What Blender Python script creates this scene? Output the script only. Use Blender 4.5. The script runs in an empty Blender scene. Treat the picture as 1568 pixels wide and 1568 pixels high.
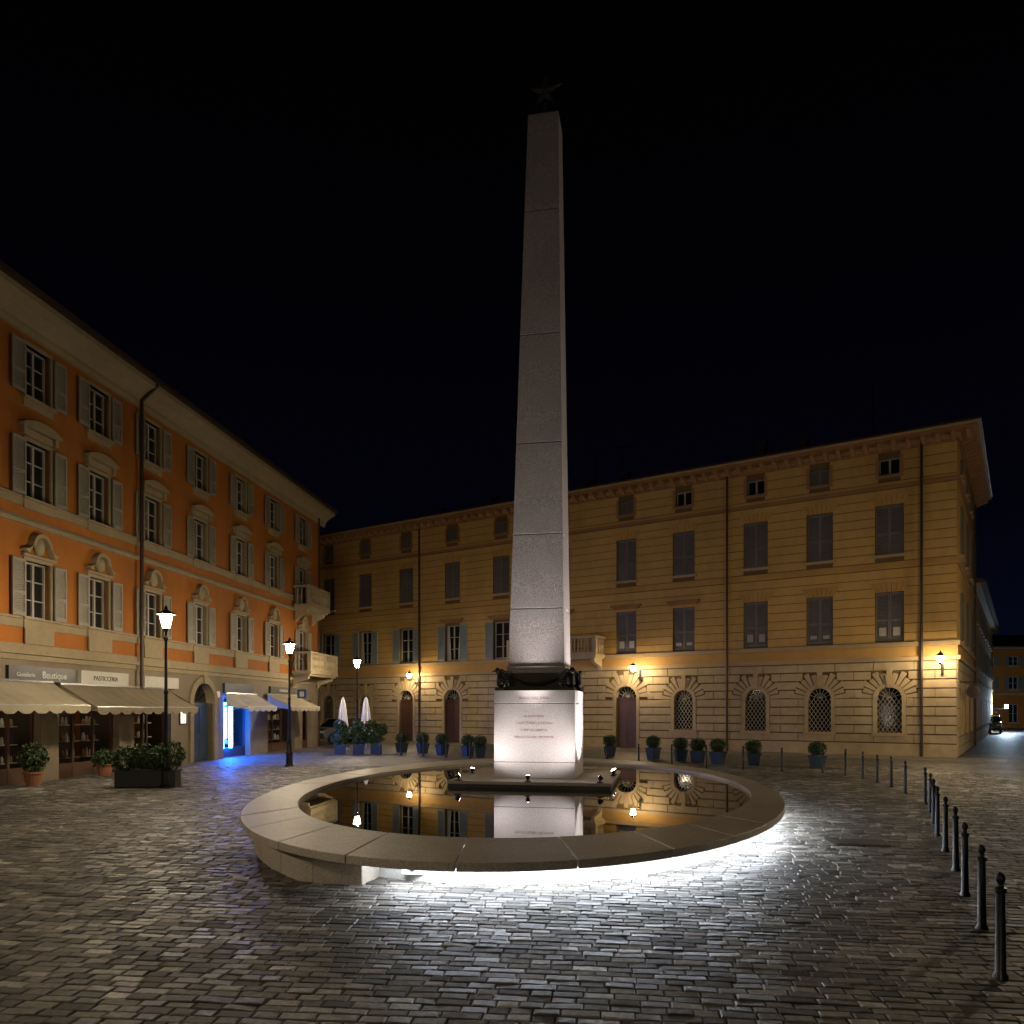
import bpy, bmesh, math, random
from math import sin, cos, pi, sqrt, radians, atan2
random.seed(7)
scn = bpy.context.scene
# ---------------------------------------------------------------- materials
MATS = {}
def nodes_of(name):
    m = bpy.data.materials.new(name); m.use_nodes = True
    nt = m.node_tree; bs = nt.nodes['Principled BSDF']
    return m, nt, bs
def M(name, col, rough=.75, metal=0., scale=5., var=.25, bump=.15, stretch=(1,1,1), col2=None, big=.35, bdist=.01, speck=0., spec=.5):
    m, nt, bs = nodes_of(name); N = nt.nodes; L = nt.links
    tc = N.new('ShaderNodeTexCoord'); mp = N.new('ShaderNodeMapping'); mp.inputs['Scale'].default_value = stretch
    L.new(tc.outputs['Object'], mp.inputs[0])
    n1 = N.new('ShaderNodeTexNoise'); n1.inputs['Scale'].default_value = scale; n1.inputs['Detail'].default_value = 9; n1.inputs['Roughness'].default_value = .65
    L.new(mp.outputs[0], n1.inputs['Vector'])
    n2 = N.new('ShaderNodeTexNoise'); n2.inputs['Scale'].default_value = scale*.13; n2.inputs['Detail'].default_value = 4
    L.new(mp.outputs[0], n2.inputs['Vector'])
    c2 = col2 if col2 else tuple(c*.55 for c in col)
    r = N.new('ShaderNodeMapRange'); r.inputs[1].default_value = .3; r.inputs[2].default_value = .7
    L.new(n1.outputs[0], r.inputs[0]); r.inputs[3].default_value = 0; r.inputs[4].default_value = var
    r2 = N.new('ShaderNodeMapRange'); r2.inputs[1].default_value = .35; r2.inputs[2].default_value = .65; r2.inputs[4].default_value = big
    L.new(n2.outputs[0], r2.inputs[0])
    ad = N.new('ShaderNodeMath'); ad.operation = 'ADD'; ad.use_clamp = True
    L.new(r.outputs[0], ad.inputs[0]); L.new(r2.outputs[0], ad.inputs[1])
    mx = N.new('ShaderNodeMixRGB'); mx.inputs[1].default_value = (*col, 1); mx.inputs[2].default_value = (*c2, 1)
    L.new(ad.outputs[0], mx.inputs[0]); out = mx.outputs[0]
    if speck > 0:
        v = N.new('ShaderNodeTexNoise'); v.inputs['Scale'].default_value = 55; v.inputs['Detail'].default_value = 3
        L.new(tc.outputs['Object'], v.inputs['Vector'])
        rr = N.new('ShaderNodeMapRange'); rr.inputs[1].default_value = .4; rr.inputs[2].default_value = .62; rr.inputs[3].default_value = 1-speck; rr.inputs[4].default_value = 1+speck*.4
        L.new(v.outputs[0], rr.inputs[0])
        mm = N.new('ShaderNodeMixRGB'); mm.blend_type = 'MULTIPLY'; mm.inputs[0].default_value = 1
        L.new(out, mm.inputs[1]); L.new(rr.outputs[0], mm.inputs[2]); out = mm.outputs[0]
    L.new(out, bs.inputs['Base Color'])
    bs.inputs['Roughness'].default_value = rough; bs.inputs['Metallic'].default_value = metal
    bs.inputs['Specular IOR Level'].default_value = spec
    if bump > 0:
        b = N.new('ShaderNodeBump'); b.inputs['Strength'].default_value = bump; b.inputs['Distance'].default_value = bdist
        n3 = N.new('ShaderNodeTexNoise'); n3.inputs['Scale'].default_value = scale*5; n3.inputs['Detail'].default_value = 6
        L.new(tc.outputs['Object'], n3.inputs['Vector']); L.new(n3.outputs[0], b.inputs['Height'])
        L.new(b.outputs[0], bs.inputs['Normal'])
    MATS[name] = m; return m
def EM(name, col, strength):
    m, nt, bs = nodes_of(name)
    bs.inputs['Base Color'].default_value = (.8, .8, .8, 1)
    bs.inputs['Emission Color'].default_value = (*col, 1); bs.inputs['Emission Strength'].default_value = strength
    MATS[name] = m; return m

M('ochre_plaster', (.52,.325,.10), .85, scale=3, var=.35, col2=(.31,.185,.055), stretch=(1,1,.5), bump=.25, big=.5)
M('ochre_lintel', (.48,.275,.08), .85, scale=3, var=.3)
M('rusticated_stone', (.48,.375,.225), .85, scale=3, var=.45, col2=(.25,.185,.105), bump=.5, big=.5)
M('ochre_joint', (.14,.09,.035), .9)
M('cornice_brown', (.30,.155,.065), .8, scale=4)
M('cornice_stone', (.42,.30,.16), .8, scale=4)
M('orange_plaster', (.40,.135,.012), .85, scale=1.6, var=.45, col2=(.22,.072,.008), stretch=(1,1,.45), bump=.2, big=.5)
M('trim_stone', (.32,.255,.15), .8, scale=5, var=.45, bump=.3)
M('grey_base_stucco', (.25,.20,.135), .85, scale=2.5, var=.45, big=.5, bump=.3)
M('shutter_grey', (.28,.255,.205), .6, scale=6, var=.35)
M('shutter_slate', (.15,.135,.13), .6, scale=6, var=.3)
M('shutter_blue', (.25,.29,.30), .6, scale=6, var=.2)
M('window_frame', (.38,.35,.30), .5)
M('grille_iron', (.36,.31,.22), .6)
M('dark_wood', (.10,.045,.022), .5, scale=9, stretch=(4,4,.4), var=.5)
M('blue_door', (.045,.07,.10), .5, scale=9)
M('iron', (.012,.012,.013), .45, metal=.3, scale=20, var=.2, bump=.1)
M('bollard_iron', (.012,.016,.024), .4, metal=.2, scale=20, var=.2, bump=.1)
M('downpipe_copper', (.05,.03,.02), .5, metal=.4)
M('roof_tiles', (.10,.05,.035), .9, scale=12, var=.6)
M('granite', (.42,.37,.36), .62, scale=9, var=.25, big=.35, speck=.36, bump=.45, col2=(.27,.235,.23))
M('pedestal_stone', (.50,.455,.445), .6, scale=4, var=.25, big=.3, speck=.2, bump=.25, col2=(.35,.305,.295))
M('rim_stone', (.52,.455,.375), .5, scale=5, var=.35, big=.4, speck=.25, bump=.25, col2=(.32,.275,.22))
M('plinth_shade_and_joint', (.035,.033,.032), .4, scale=6)  # near-black paints in the plinth's unlit sides; also fills the block joints
M('bronze', (.03,.026,.022), .45, metal=.7, scale=14)
M('star_bronze', (.065,.058,.052), .6, scale=14)
M('inscription', (.36,.20,.17), .8)
M('basin_stone', (.60,.58,.55), .8, scale=6, speck=.1)
M('planter_blue', (.018,.04,.085), .5, scale=8)
M('planter_black', (.015,.015,.016), .5)
M('terracotta', (.35,.14,.07), .8)
M('foliage_dark', (.022,.045,.014), .6, scale=8)
M('foliage_light', (.06,.11,.03), .55, scale=8)
M('canvas_beige', (.36,.31,.22), .9, scale=6, var=.3, bump=.3)
M('canvas_brown', (.22,.18,.12), .9, scale=6, var=.3, bump=.3)
M('canvas_white', (.62,.60,.60), .9, scale=6, var=.2, bump=.3)
M('sign_dark', (.03,.03,.035), .4)
M('sign_pale', (.5,.48,.42), .5)
M('sign_blue', (.03,.10,.35), .5)
M('white_paint', (.75,.75,.72), .5)
M('car_paint', (.14,.15,.16), .3, metal=.5, var=.05, bump=0)
M('tyre', (.015,.015,.015), .8)
M('steel', (.35,.35,.35), .35, metal=.8)
M('curtain', (.55,.5,.42), .9)
M('interior', (.06,.045,.035), .9)
M('sett_joint', (.035,.031,.026), .95, scale=12, var=.5)
EM('lamp_glow', (1.0,.82,.57), 680)
EM('added_lamp_glow', (1.0,.79,.50), 1500)  # boosted glow for unseen lamps added to brighten the palazzo
EM('wall_lamp_glow', (1.0,.77,.45), 340)
EM('led_strip', (.78,.87,1.0), 125)
EM('blue_neon', (.012,.15,1.0), 130)
EM('cool_lamp', (.6,.8,1.0), 2500)
EM('shop_glow', (1.0,.78,.52), 1.5)
EM('sign_glow', (1.0,.95,.85), .8)
EM('spot_lens', (1.0,.93,.88), 30)
# glass
m, nt, bs = nodes_of('glass_dark'); MATS['glass_dark'] = m
bs.inputs['Base Color'].default_value = (.012,.014,.017,1); bs.inputs['Roughness'].default_value = .07; bs.inputs['Specular IOR Level'].default_value = .8
nz = nt.nodes.new('ShaderNodeTexNoise'); nz.inputs['Scale'].default_value = 1.2
b = nt.nodes.new('ShaderNodeBump'); b.inputs['Strength'].default_value = .15; b.inputs['Distance'].default_value = .05
nt.links.new(nz.outputs[0], b.inputs['Height']); nt.links.new(b.outputs[0], bs.inputs['Normal'])
# water
m, nt, bs = nodes_of('water_surface'); MATS['water_surface'] = m
bs.inputs['Base Color'].default_value = (.002,.003,.003,1); bs.inputs['Roughness'].default_value = .012; bs.inputs['IOR'].default_value = 1.5
tc = nt.nodes.new('ShaderNodeTexCoord')
nz = nt.nodes.new('ShaderNodeTexNoise'); nz.inputs['Scale'].default_value = 1.5; nt.links.new(tc.outputs['Object'], nz.inputs['Vector'])
b = nt.nodes.new('ShaderNodeBump'); b.inputs['Strength'].default_value = .03; b.inputs['Distance'].default_value = .01
nt.links.new(nz.outputs[0], b.inputs['Height']); nt.links.new(b.outputs[0], bs.inputs['Normal'])
# paving (textured, for the parts of the ground away from the square)
def paving(name, bw, bh, c1, c2, mortar, rot, rough, bdist, msize):
    m, nt, bs = nodes_of(name); N = nt.nodes; L = nt.links
    tc = N.new('ShaderNodeTexCoord'); mp = N.new('ShaderNodeMapping'); mp.inputs['Rotation'].default_value = (0,0,rot)
    L.new(tc.outputs['Object'], mp.inputs[0])
    br = N.new('ShaderNodeTexBrick'); L.new(mp.outputs[0], br.inputs['Vector'])
    br.inputs['Scale'].default_value = 1; br.inputs['Brick Width'].default_value = bw; br.inputs['Row Height'].default_value = bh
    br.inputs['Mortar Size'].default_value = msize; br.inputs['Mortar Smooth'].default_value = .6; br.inputs['Bias'].default_value = -.1
    br.inputs['Color1'].default_value = (0,0,0,1); br.inputs['Color2'].default_value = (1,1,1,1); br.inputs['Mortar'].default_value = (.4,.4,.4,1)
    ramp = N.new('ShaderNodeValToRGB'); e = ramp.color_ramp.elements
    e[0].color = (*c1,1); e[1].color = (*c2,1); e[1].position = 1
    L.new(br.outputs['Color'], ramp.inputs[0])
    n1 = N.new('ShaderNodeTexNoise'); n1.inputs['Scale'].default_value = 14; n1.inputs['Detail'].default_value = 8; n1.inputs['Roughness'].default_value = .7
    L.new(tc.outputs['Object'], n1.inputs['Vector'])
    n2 = N.new('ShaderNodeTexNoise'); n2.inputs['Scale'].default_value = .45; n2.inputs['Detail'].default_value = 6
    L.new(tc.outputs['Object'], n2.inputs['Vector'])
    a = N.new('ShaderNodeMapRange'); a.inputs[1].default_value=.3; a.inputs[2].default_value=.7; a.inputs[3].default_value=.6; a.inputs[4].default_value=1.3; L.new(n1.outputs[0], a.inputs[0])
    a2 = N.new('ShaderNodeMapRange'); a2.inputs[1].default_value=.35; a2.inputs[2].default_value=.65; a2.inputs[3].default_value=.6; a2.inputs[4].default_value=1.25; L.new(n2.outputs[0], a2.inputs[0])
    mu = N.new('ShaderNodeMath'); mu.operation='MULTIPLY'; L.new(a.outputs[0], mu.inputs[0]); L.new(a2.outputs[0], mu.inputs[1])
    mm = N.new('ShaderNodeMixRGB'); mm.blend_type='MULTIPLY'; mm.inputs[0].default_value=1; L.new(ramp.outputs[0], mm.inputs[1]); L.new(mu.outputs[0], mm.inputs[2])
    mo = N.new('ShaderNodeMixRGB'); mo.inputs[2].default_value=(*mortar,1); L.new(br.outputs['Fac'], mo.inputs[0]); L.new(mm.outputs[0], mo.inputs[1])
    L.new(mo.outputs[0], bs.inputs['Base Color'])
    rr = N.new('ShaderNodeMapRange'); rr.inputs[3].default_value=rough; rr.inputs[4].default_value=rough+.22; L.new(n1.outputs[0], rr.inputs[0]); L.new(rr.outputs[0], bs.inputs['Roughness'])
    h2 = N.new('ShaderNodeMath'); h2.operation='SUBTRACT'; h2.inputs[0].default_value=0; L.new(br.outputs['Fac'], h2.inputs[1])
    h3 = N.new('ShaderNodeMath'); h3.operation='MULTIPLY_ADD'; h3.inputs[1].default_value=1.1; L.new(n1.outputs[0], h3.inputs[0]); L.new(h2.outputs[0], h3.inputs[2])
    bp = N.new('ShaderNodeBump'); bp.inputs['Strength'].default_value=1; bp.inputs['Distance'].default_value=bdist
    L.new(h3.outputs[0], bp.inputs['Height']); L.new(bp.outputs[0], bs.inputs['Normal'])
    MATS[name]=m
paving('setts', .22,.115, (.06,.055,.047), (.26,.235,.205), (.03,.026,.022), radians(7), .45, .010, .010)
paving('stone_slabs', .9,.45, (.18,.16,.135), (.27,.24,.205), (.06,.05,.04), radians(-33.4), .45, .005, .008)
# individually modelled setts: colour per stone
m, nt, bs = nodes_of('sett_stone'); MATS['sett_stone']=m; N=nt.nodes; L=nt.links
geo=N.new('ShaderNodeNewGeometry'); tc=N.new('ShaderNodeTexCoord')
ramp=N.new('ShaderNodeValToRGB'); e=ramp.color_ramp.elements; e[0].color=(.06,.056,.05,1); e[1].color=(.46,.425,.37,1)
for pos,c in ((.3,(.105,.096,.083,1)),(.62,(.165,.15,.128,1)),(.88,(.225,.205,.175,1))):
    k=e.new(pos); k.color=c
L.new(geo.outputs['Random Per Island'],ramp.inputs[0])
n1=N.new('ShaderNodeTexNoise'); n1.inputs['Scale'].default_value=22; n1.inputs['Detail'].default_value=8; n1.inputs['Roughness'].default_value=.7; L.new(tc.outputs['Object'],n1.inputs['Vector'])
n2=N.new('ShaderNodeTexNoise'); n2.inputs['Scale'].default_value=.5; n2.inputs['Detail'].default_value=6; L.new(tc.outputs['Object'],n2.inputs['Vector'])
a=N.new('ShaderNodeMapRange'); a.inputs[1].default_value=.3; a.inputs[2].default_value=.7; a.inputs[3].default_value=.55; a.inputs[4].default_value=1.4; L.new(n1.outputs[0],a.inputs[0])
a2=N.new('ShaderNodeMapRange'); a2.inputs[1].default_value=.35; a2.inputs[2].default_value=.65; a2.inputs[3].default_value=.6; a2.inputs[4].default_value=1.3; L.new(n2.outputs[0],a2.inputs[0])
mu=N.new('ShaderNodeMath'); mu.operation='MULTIPLY'; L.new(a.outputs[0],mu.inputs[0]); L.new(a2.outputs[0],mu.inputs[1])
mm=N.new('ShaderNodeMixRGB'); mm.blend_type='MULTIPLY'; mm.inputs[0].default_value=1; L.new(ramp.outputs[0],mm.inputs[1]); L.new(mu.outputs[0],mm.inputs[2]); L.new(mm.outputs[0],bs.inputs['Base Color'])
wn=N.new('ShaderNodeTexWhiteNoise'); wn.noise_dimensions='1D'; L.new(geo.outputs['Random Per Island'],wn.inputs['W'])
rr=N.new('ShaderNodeMapRange'); rr.inputs[3].default_value=.42; rr.inputs[4].default_value=.75; L.new(wn.outputs[0],rr.inputs[0]); L.new(rr.outputs[0],bs.inputs['Roughness'])
bs.inputs['Specular IOR Level'].default_value=.4
bp=N.new('ShaderNodeBump'); bp.inputs['Strength'].default_value=.9; bp.inputs['Distance'].default_value=.008; L.new(n1.outputs[0],bp.inputs['Height']); L.new(bp.outputs[0],bs.inputs['Normal'])
# ---------------------------------------------------------------- builder
class B:
    def __init__(s, name, origin=(0,0,0), rot=0.):
        s.name=name; s.e=bpy.data.objects.new(name,None); s.e.location=origin; s.e.rotation_euler=(0,0,rot)
        s.e.empty_display_size=.3; scn.collection.objects.link(s.e); s.b={}
    def bk(s, part, mat):
        return s.b.setdefault((part,mat),([],[]))
    def add(s, part, mat, vs, fs):
        V,F=s.bk(part,mat); o=len(V); V.extend(vs); F.extend([tuple(i+o for i in f) for f in fs])
    def box(s, part, mat, x0,x1,y0,y1,z0,z1):
        v=[(x0,y0,z0),(x1,y0,z0),(x1,y1,z0),(x0,y1,z0),(x0,y0,z1),(x1,y0,z1),(x1,y1,z1),(x0,y1,z1)]
        s.add(part,mat,v,[(0,3,2,1),(4,5,6,7),(0,1,5,4),(1,2,6,5),(2,3,7,6),(3,0,4,7)])
    def prism(s, part, mat, pts, y0,y1):
        n=len(pts); v=[(p[0],y0,p[1]) for p in pts]+[(p[0],y1,p[1]) for p in pts]
        s.add(part,mat,v,[tuple(range(n)),tuple(range(2*n-1,n-1,-1))]+[(i,(i+1)%n,(i+1)%n+n,i+n) for i in range(n)])
    def prof(s, part, mat, pts, x0,x1):
        n=len(pts); v=[(x0,p[0],p[1]) for p in pts]+[(x1,p[0],p[1]) for p in pts]
        s.add(part,mat,v,[tuple(range(n)),tuple(range(2*n-1,n-1,-1))]+[(i,(i+1)%n,(i+1)%n+n,i+n) for i in range(n)])
    def rev(s, part, mat, c, prof, seg=12, sx=1, sy=1):
        v=[];f=[]
        for r,z in prof:
            for i in range(seg):
                a=2*pi*i/seg; v.append((c[0]+r*cos(a)*sx,c[1]+r*sin(a)*sy,c[2]+z))
        for j in range(len(prof)-1):
            for i in range(seg):
                k=(i+1)%seg; f.append((j*seg+i,j*seg+k,(j+1)*seg+k,(j+1)*seg+i))
        f.append(tuple(range(seg))); f.append(tuple((len(prof)-1)*seg+i for i in range(seg)))
        s.add(part,mat,v,f)
    def tube(s, part, mat, p0,p1,r,r1=None,seg=6):
        from mathutils import Vector
        r1=r if r1 is None else r1; a=Vector(p0); b_=Vector(p1); d=(b_-a).normalized()
        u=d.orthogonal().normalized(); w=d.cross(u); v=[]
        for p,q in ((a,r),(b_,r1)):
            for i in range(seg):
                t=2*pi*i/seg; v.append(tuple(p+u*q*cos(t)+w*q*sin(t)))
        s.add(part,mat,v,[(i,(i+1)%seg,(i+1)%seg+seg,i+seg) for i in range(seg)]+[tuple(range(seg)),tuple(range(seg,2*seg))])
    def blob(s, part, mat, c, r, seg=12, rings=7):
        pr=[(max(.001,sin(pi*j/rings))*1.0, -cos(pi*j/rings)*r[2]) for j in range(rings+1)]
        s.rev(part,mat,c,[(p*r[0],z) for p,z in pr],seg,1,r[1]/r[0])
    def leaves(s, part, mats, c, r, n, size):
        for _ in range(n):
            z=random.uniform(-1,1); a=random.uniform(0,2*pi); q=sqrt(1-z*z); rr=random.uniform(.78,1.08)
            bmp=1+.07*sin(a*5+z*7)+.05*sin(a*9-z*11)
            p=[q*cos(a)*rr*bmp,q*sin(a)*rr*bmp,z*rr*bmp]
            P=[c[i]+p[i]*r[i] for i in range(3)]
            d=[random.gauss(0,1) for _ in range(3)]; l=sqrt(sum(x*x for x in d))+1e-6; d=[x/l for x in d]
            e=[random.gauss(0,1) for _ in range(3)]; l=sqrt(sum(x*x for x in e))+1e-6; e=[x/l for x in e]
            sz=size*random.uniform(.6,1.3)
            v=[tuple(P[i]-d[i]*sz for i in range(3)),tuple(P[i]+e[i]*sz*.5 for i in range(3)),tuple(P[i]+d[i]*sz for i in range(3)),tuple(P[i]-e[i]*sz*.5 for i in range(3))]
            s.add(part,random.choice(mats),v,[(0,1,2,3)])
    def text(s, body, mat, loc, rot, size, ext=.004):
        c=bpy.data.curves.new('lettering','FONT'); c.body=body; c.size=size; c.extrude=ext; c.align_x='CENTER'
        o=bpy.data.objects.new(s.name+'_lettering',c); o.location=loc; o.rotation_euler=rot; o.parent=s.e
        c.materials.append(MATS[mat]); scn.collection.objects.link(o)
    def done(s, smooth=(), bevel={}):
        s.objs=[]
        for (part,mat),(V,F) in s.b.items():
            me=bpy.data.meshes.new(part); me.from_pydata(V,[],F); me.materials.append(MATS[mat])
            if not part.startswith('leaf'):
                bm=bmesh.new(); bm.from_mesh(me); bmesh.ops.recalc_face_normals(bm,faces=bm.faces); bm.to_mesh(me); bm.free()
            me.update()
            o=bpy.data.objects.new(part,me); o.parent=s.e; scn.collection.objects.link(o); s.objs.append(o)
            if part in smooth:
                me.shade_smooth()
                try: me.set_sharp_from_angle(angle=radians(40))
                except Exception: pass
            if part in bevel:
                bv=o.modifiers.new('bevel','BEVEL'); bv.width=bevel[part]; bv.segments=2; bv.limit_method='ANGLE'
        return s
    def copy(s, origin, rot=0., swap=None):
        e=bpy.data.objects.new(s.name,None); e.location=origin; e.rotation_euler=(random.gauss(0,.004),random.gauss(0,.004),rot); e.scale=(1,1,random.uniform(.97,1.03)); scn.collection.objects.link(e)
        for o in s.objs:
            q=bpy.data.objects.new(o.name.split('.')[0],o.data); q.parent=e; scn.collection.objects.link(q)
            if swap and o.data.materials[0].name==swap[0]:
                q.data=o.data.copy(); q.data.materials[0]=MATS[swap[1]]
            for md in o.modifiers:
                if md.type=='BEVEL':
                    x=q.modifiers.new('bevel','BEVEL'); x.width=md.width; x.segments=2; x.limit_method='ANGLE'
        return e
# ------- facade helpers
def blocked(o, za, zb, m=0., ma=None):
    if o[0]=='r':
        _,a,b_,z0,z1=o
        return (a-m,b_+m) if zb>z0+1e-4 and za<z1-1e-4 else None
    _,uc,hw,z0,zs=o
    if zb<=z0+1e-4: return None
    if zb<=zs+1e-4: return (uc-hw-m,uc+hw+m)
    R=hw+(m if ma is None else ma); h=max(0,za-zs)
    if h>=R: return None
    q=sqrt(R*R-h*h); 
    return (uc-q,uc+q)
def spans(x0,x1,bl):
    bl=sorted(b_ for b_ in bl if b_); out=[]; x=x0
    for a,b_ in bl:
        if a>x+.01: out.append((x,min(a,x1)))
        x=max(x,b_)
        if x>=x1: break
    if x<x1-.01: out.append((x,x1))
    return out
def wall(b,part,mat,x0,x1,z0,z1,ops,y0=-.35,y1=0):
    zs={z0,z1}
    for o in ops:
        if o[0]=='r': zs|={o[3],o[4]}
        else:
            zs|={o[3],o[4]}|{o[4]+o[2]*k/8 for k in range(9)}
    zs=sorted(z for z in zs if z0<=z<=z1)
    for za,zb in zip(zs,zs[1:]):
        if zb-za<1e-4: continue
        for a,c in spans(x0,x1,[blocked(o,za,zb) for o in ops]): b.box(part,mat,a,c,y0,y1,za,zb)
def courses(b,part,mat,x0,x1,z0,z1,n,gap,proud,ops,m=0,ma=None,joint=None):
    p=(z1-z0)/n
    for i in range(n):
        za=z0+i*p+gap/2; zb=z0+(i+1)*p-gap/2
        for a,c in spans(x0,x1,[blocked(o,za,zb,m,ma) for o in ops]):
            if joint:
                js=[a]; q=math.floor(a/joint)*joint+(joint/2 if i%2 else 0)
                while q<c:
                    if q>a+.25 and q<c-.25: js.append(q)
                    q+=joint
                js.append(c)
                for k,l in zip(js,js[1:]): b.box(part,mat,k+(gap*.2 if k>a else 0),l-(gap*.2 if l<c else 0),.001,proud+random.uniform(-.004,.004),za,zb)
            else: b.box(part,mat,a,c,.001,proud,za,zb)
def arch_pts(uc,hw,z0,zs,n=14):
    return [(uc-hw,z0)]+[(uc-hw*cos(pi*i/n),zs+hw*sin(pi*i/n)) for i in range(n+1)]+[(uc+hw,z0)]
def ring(b,part,mat,uc,zs,r0,r1,y0,y1,n=12,gap=0.,outer=None):
    for i in range(n):
        a0=pi*i/n+gap; a1=pi*(i+1)/n-gap; R=r1 if outer is None else outer(i)
        am=(a0+a1)/2
        b.prism(part,mat,[(uc-r0*cos(a0),zs+r0*sin(a0)),(uc-R*cos(a0),zs+R*sin(a0)),(uc-R*cos(am),zs+R*sin(am)),(uc-R*cos(a1),zs+R*sin(a1)),(uc-r0*cos(a1),zs+r0*sin(a1)),(uc-r0*cos(am),zs+r0*sin(am))],y0,y1)
def louvre(b,mat,x0,x1,z0,z1,y,th=.04,mid=True):
    st=.055
    b.box('shutters',mat,x0,x0+st,y,y+th,z0,z1); b.box('shutters',mat,x1-st,x1,y,y+th,z0,z1)
    b.box('shutters',mat,x0+st,x1-st,y,y+th,z0,z0+.1); b.box('shutters',mat,x0+st,x1-st,y,y+th,z1-.08,z1)
    zm=(z0+z1)*.5-.15
    if mid: b.box('shutters',mat,x0+st,x1-st,y,y+th,zm-.04,zm+.04)
    z=z0+.12
    while z<z1-.1:
        b.prof('shutters',mat,[(y+.006,z+.03),(y+th-.006,z),(y+th-.006,z+.012),(y+.006,z+.042)],x0+st,x1-st); z+=.06
    b.box('shutters',mat,x0+st,x1-st,y+.001,y+.005,z0+.1,z1-.08)
def sash(b,x0,x1,z0,z1,y=-.2,glass='glass_dark',bars=2,curt=False):
    b.box('window_panes',glass,x0,x1,y-.02,y,z0,z1)
    f=.05; w='window_frame'
    b.box('window_frames',w,x0,x0+f,y+.001,y+.05,z0,z1); b.box('window_frames',w,x1-f,x1,y+.001,y+.05,z0,z1)
    b.box('window_frames',w,x0+f,x1-f,y+.001,y+.05,z0,z0+.07); b.box('window_frames',w,x0+f,x1-f,y+.001,y+.05,z1-f,z1)
    xm=(x0+x1)/2; b.box('window_frames',w,xm-.04,xm+.04,y+.001,y+.055,z0+.07,z1-f)
    for k in range(1,bars+1):
        z=z0+(z1-z0)*k/(bars+1)
        b.box('window_frames',w,x0+f,xm-.04,y+.001,y+.035,z-.015,z+.015); b.box('window_frames',w,xm+.04,x1-f,y+.001,y+.035,z-.015,z+.015)
    if curt:
        for a,c in ((x0+f,x0+.28),(x1-.28,x1-f)):
            b.prism('curtains','curtain',[(a,z0+.07),(c,z0+.07),((a+c)/2 if a>xm else (a+c)/2,z1-f),(a,z1-f)] if a<xm else [(a,z0+.07),(c,z0+.07),(c,z1-f),((a+c)/2,z1-f)],y+.002,y+.012)
def lattice(b,uc,hw,z0,z1,y,step=.2,r=.009):
    x0=uc-hw;x1=uc+hw
    for sgn in (1,-1):
        k=1.5*sgn
        c=z0-3; 
        while c<z1+3:
            xs=sorted([max(x0,min(x1,uc+(z0-c)/k)),max(x0,min(x1,uc+(z1-c)/k))])
            za=c+k*(xs[0]-uc); zb=c+k*(xs[1]-uc)
            if xs[1]-xs[0]>.03 and z0-.01<=min(za,zb) and max(za,zb)<=z1+.01:
                b.tube('grille','grille_iron',(xs[0],y,za),(xs[1],y,zb),r,seg=4)
            c+=step*1.6
def cyl_pipe(b,x,z0,z1,y=.11,r=.05):
    b.rev('downpipe','downpipe_copper',(x,y,0),[(r,z0),(r,z1)],8)
    z=z0+1
    while z<z1: b.rev('downpipe','downpipe_copper',(x,y,0),[(r+.012,z),(r+.012,z+.05)],8); z+=2.2

def wall_lantern(name, origin, rot, glow, out=.7):
    b=B(name,origin,rot)
    b.box('bracket','iron',-.05,.05,0.07,.11,-.55,.05)
    b.tube('bracket','iron',(0,.1,-.1),(0,out,-.1),.018)
    pts=[(0,.1,-.5),(0,.25,-.42),(0,.38,-.3),(0,.5,-.17),(0,out-.05,-.1)]
    for p,q in zip(pts,pts[1:]): b.tube('bracket','iron',p,q,.014)
    b.rev('holder','iron',(0,out,0),[(.02,-.14),(.06,-.1),(.09,-.06)],8)
    b.rev('glass',glow,(0,out,0),[(.08,-.055),(.15,.2)],8)
    b.rev('cap','iron',(0,out,0),[(.185,.205),(.17,.24),(.07,.34),(.03,.36),(.03,.4),(.005,.44)],8)
    return b.done()

# ---------------------------------------------------------------- right palazzo
A=atan2(.551,-.8345)
pal=B('yellow_palazzo',(18.66,32.5,0),A)
LEN=46.
cols=[2.56,5.46,8.37,11.97,15.13,19.1,23.1,26.7,30.4,33.97,37.4,41,44]
ops_g=[];ops1=[];ops2=[];ops3=[]
for i,c in enumerate(cols):
    door = i in (4,5,7,8)
    if i==6: continue
    if door: ops_g.append(('a',c,.60 if i!=5 else .9,0.0,2.65 if i!=5 else 2.5))
    else: ops_g.append(('a',c,.50,1.0,2.5))
for c in cols:
    ops1.append(('r',c-.55,c+.55,5.0,7.15)); ops2.append(('r',c-.55,c+.55,8.8,10.95)); ops3.append(('r',c-.42,c+.42,12.3,13.02))
W='ochre_plaster'
wall(pal,'ground_floor_wall','ochre_joint',0,LEN,0,4.3,ops_g)
wall(pal,'first_floor_wall','ochre_joint',0,LEN,4.3,8.2,ops1)
wall(pal,'second_floor_wall','ochre_joint',0,LEN,8.2,11.7,ops2)
wall(pal,'attic_wall','ochre_joint',0,LEN,11.7,13.4,ops3)
pal.box('core','ochre_plaster',.002,LEN,-14,-.352,0,13.4)
courses(pal,'rustication','rusticated_stone',0.0,LEN,.55,4.1,9,.05,.075,ops_g,m=.17,ma=.62,joint=1.6)
pal_b=spans(0,LEN,[blocked(o,0,.5,.17,.17) for o in ops_g])
for a,c in pal_b: pal.box('socle','rusticated_stone',a,c,.001,.12,0,.53)
courses(pal,'plaster_courses',W,0,LEN,4.95,8.15,8,.032,.028,ops1,m=.03)
courses(pal,'plaster_courses',W,0,LEN,8.48,11.65,8,.032,.028,ops2,m=.03)
courses(pal,'plaster_courses',W,0,LEN,11.98,13.3,3,.032,.028,ops3,m=.03)
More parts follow.
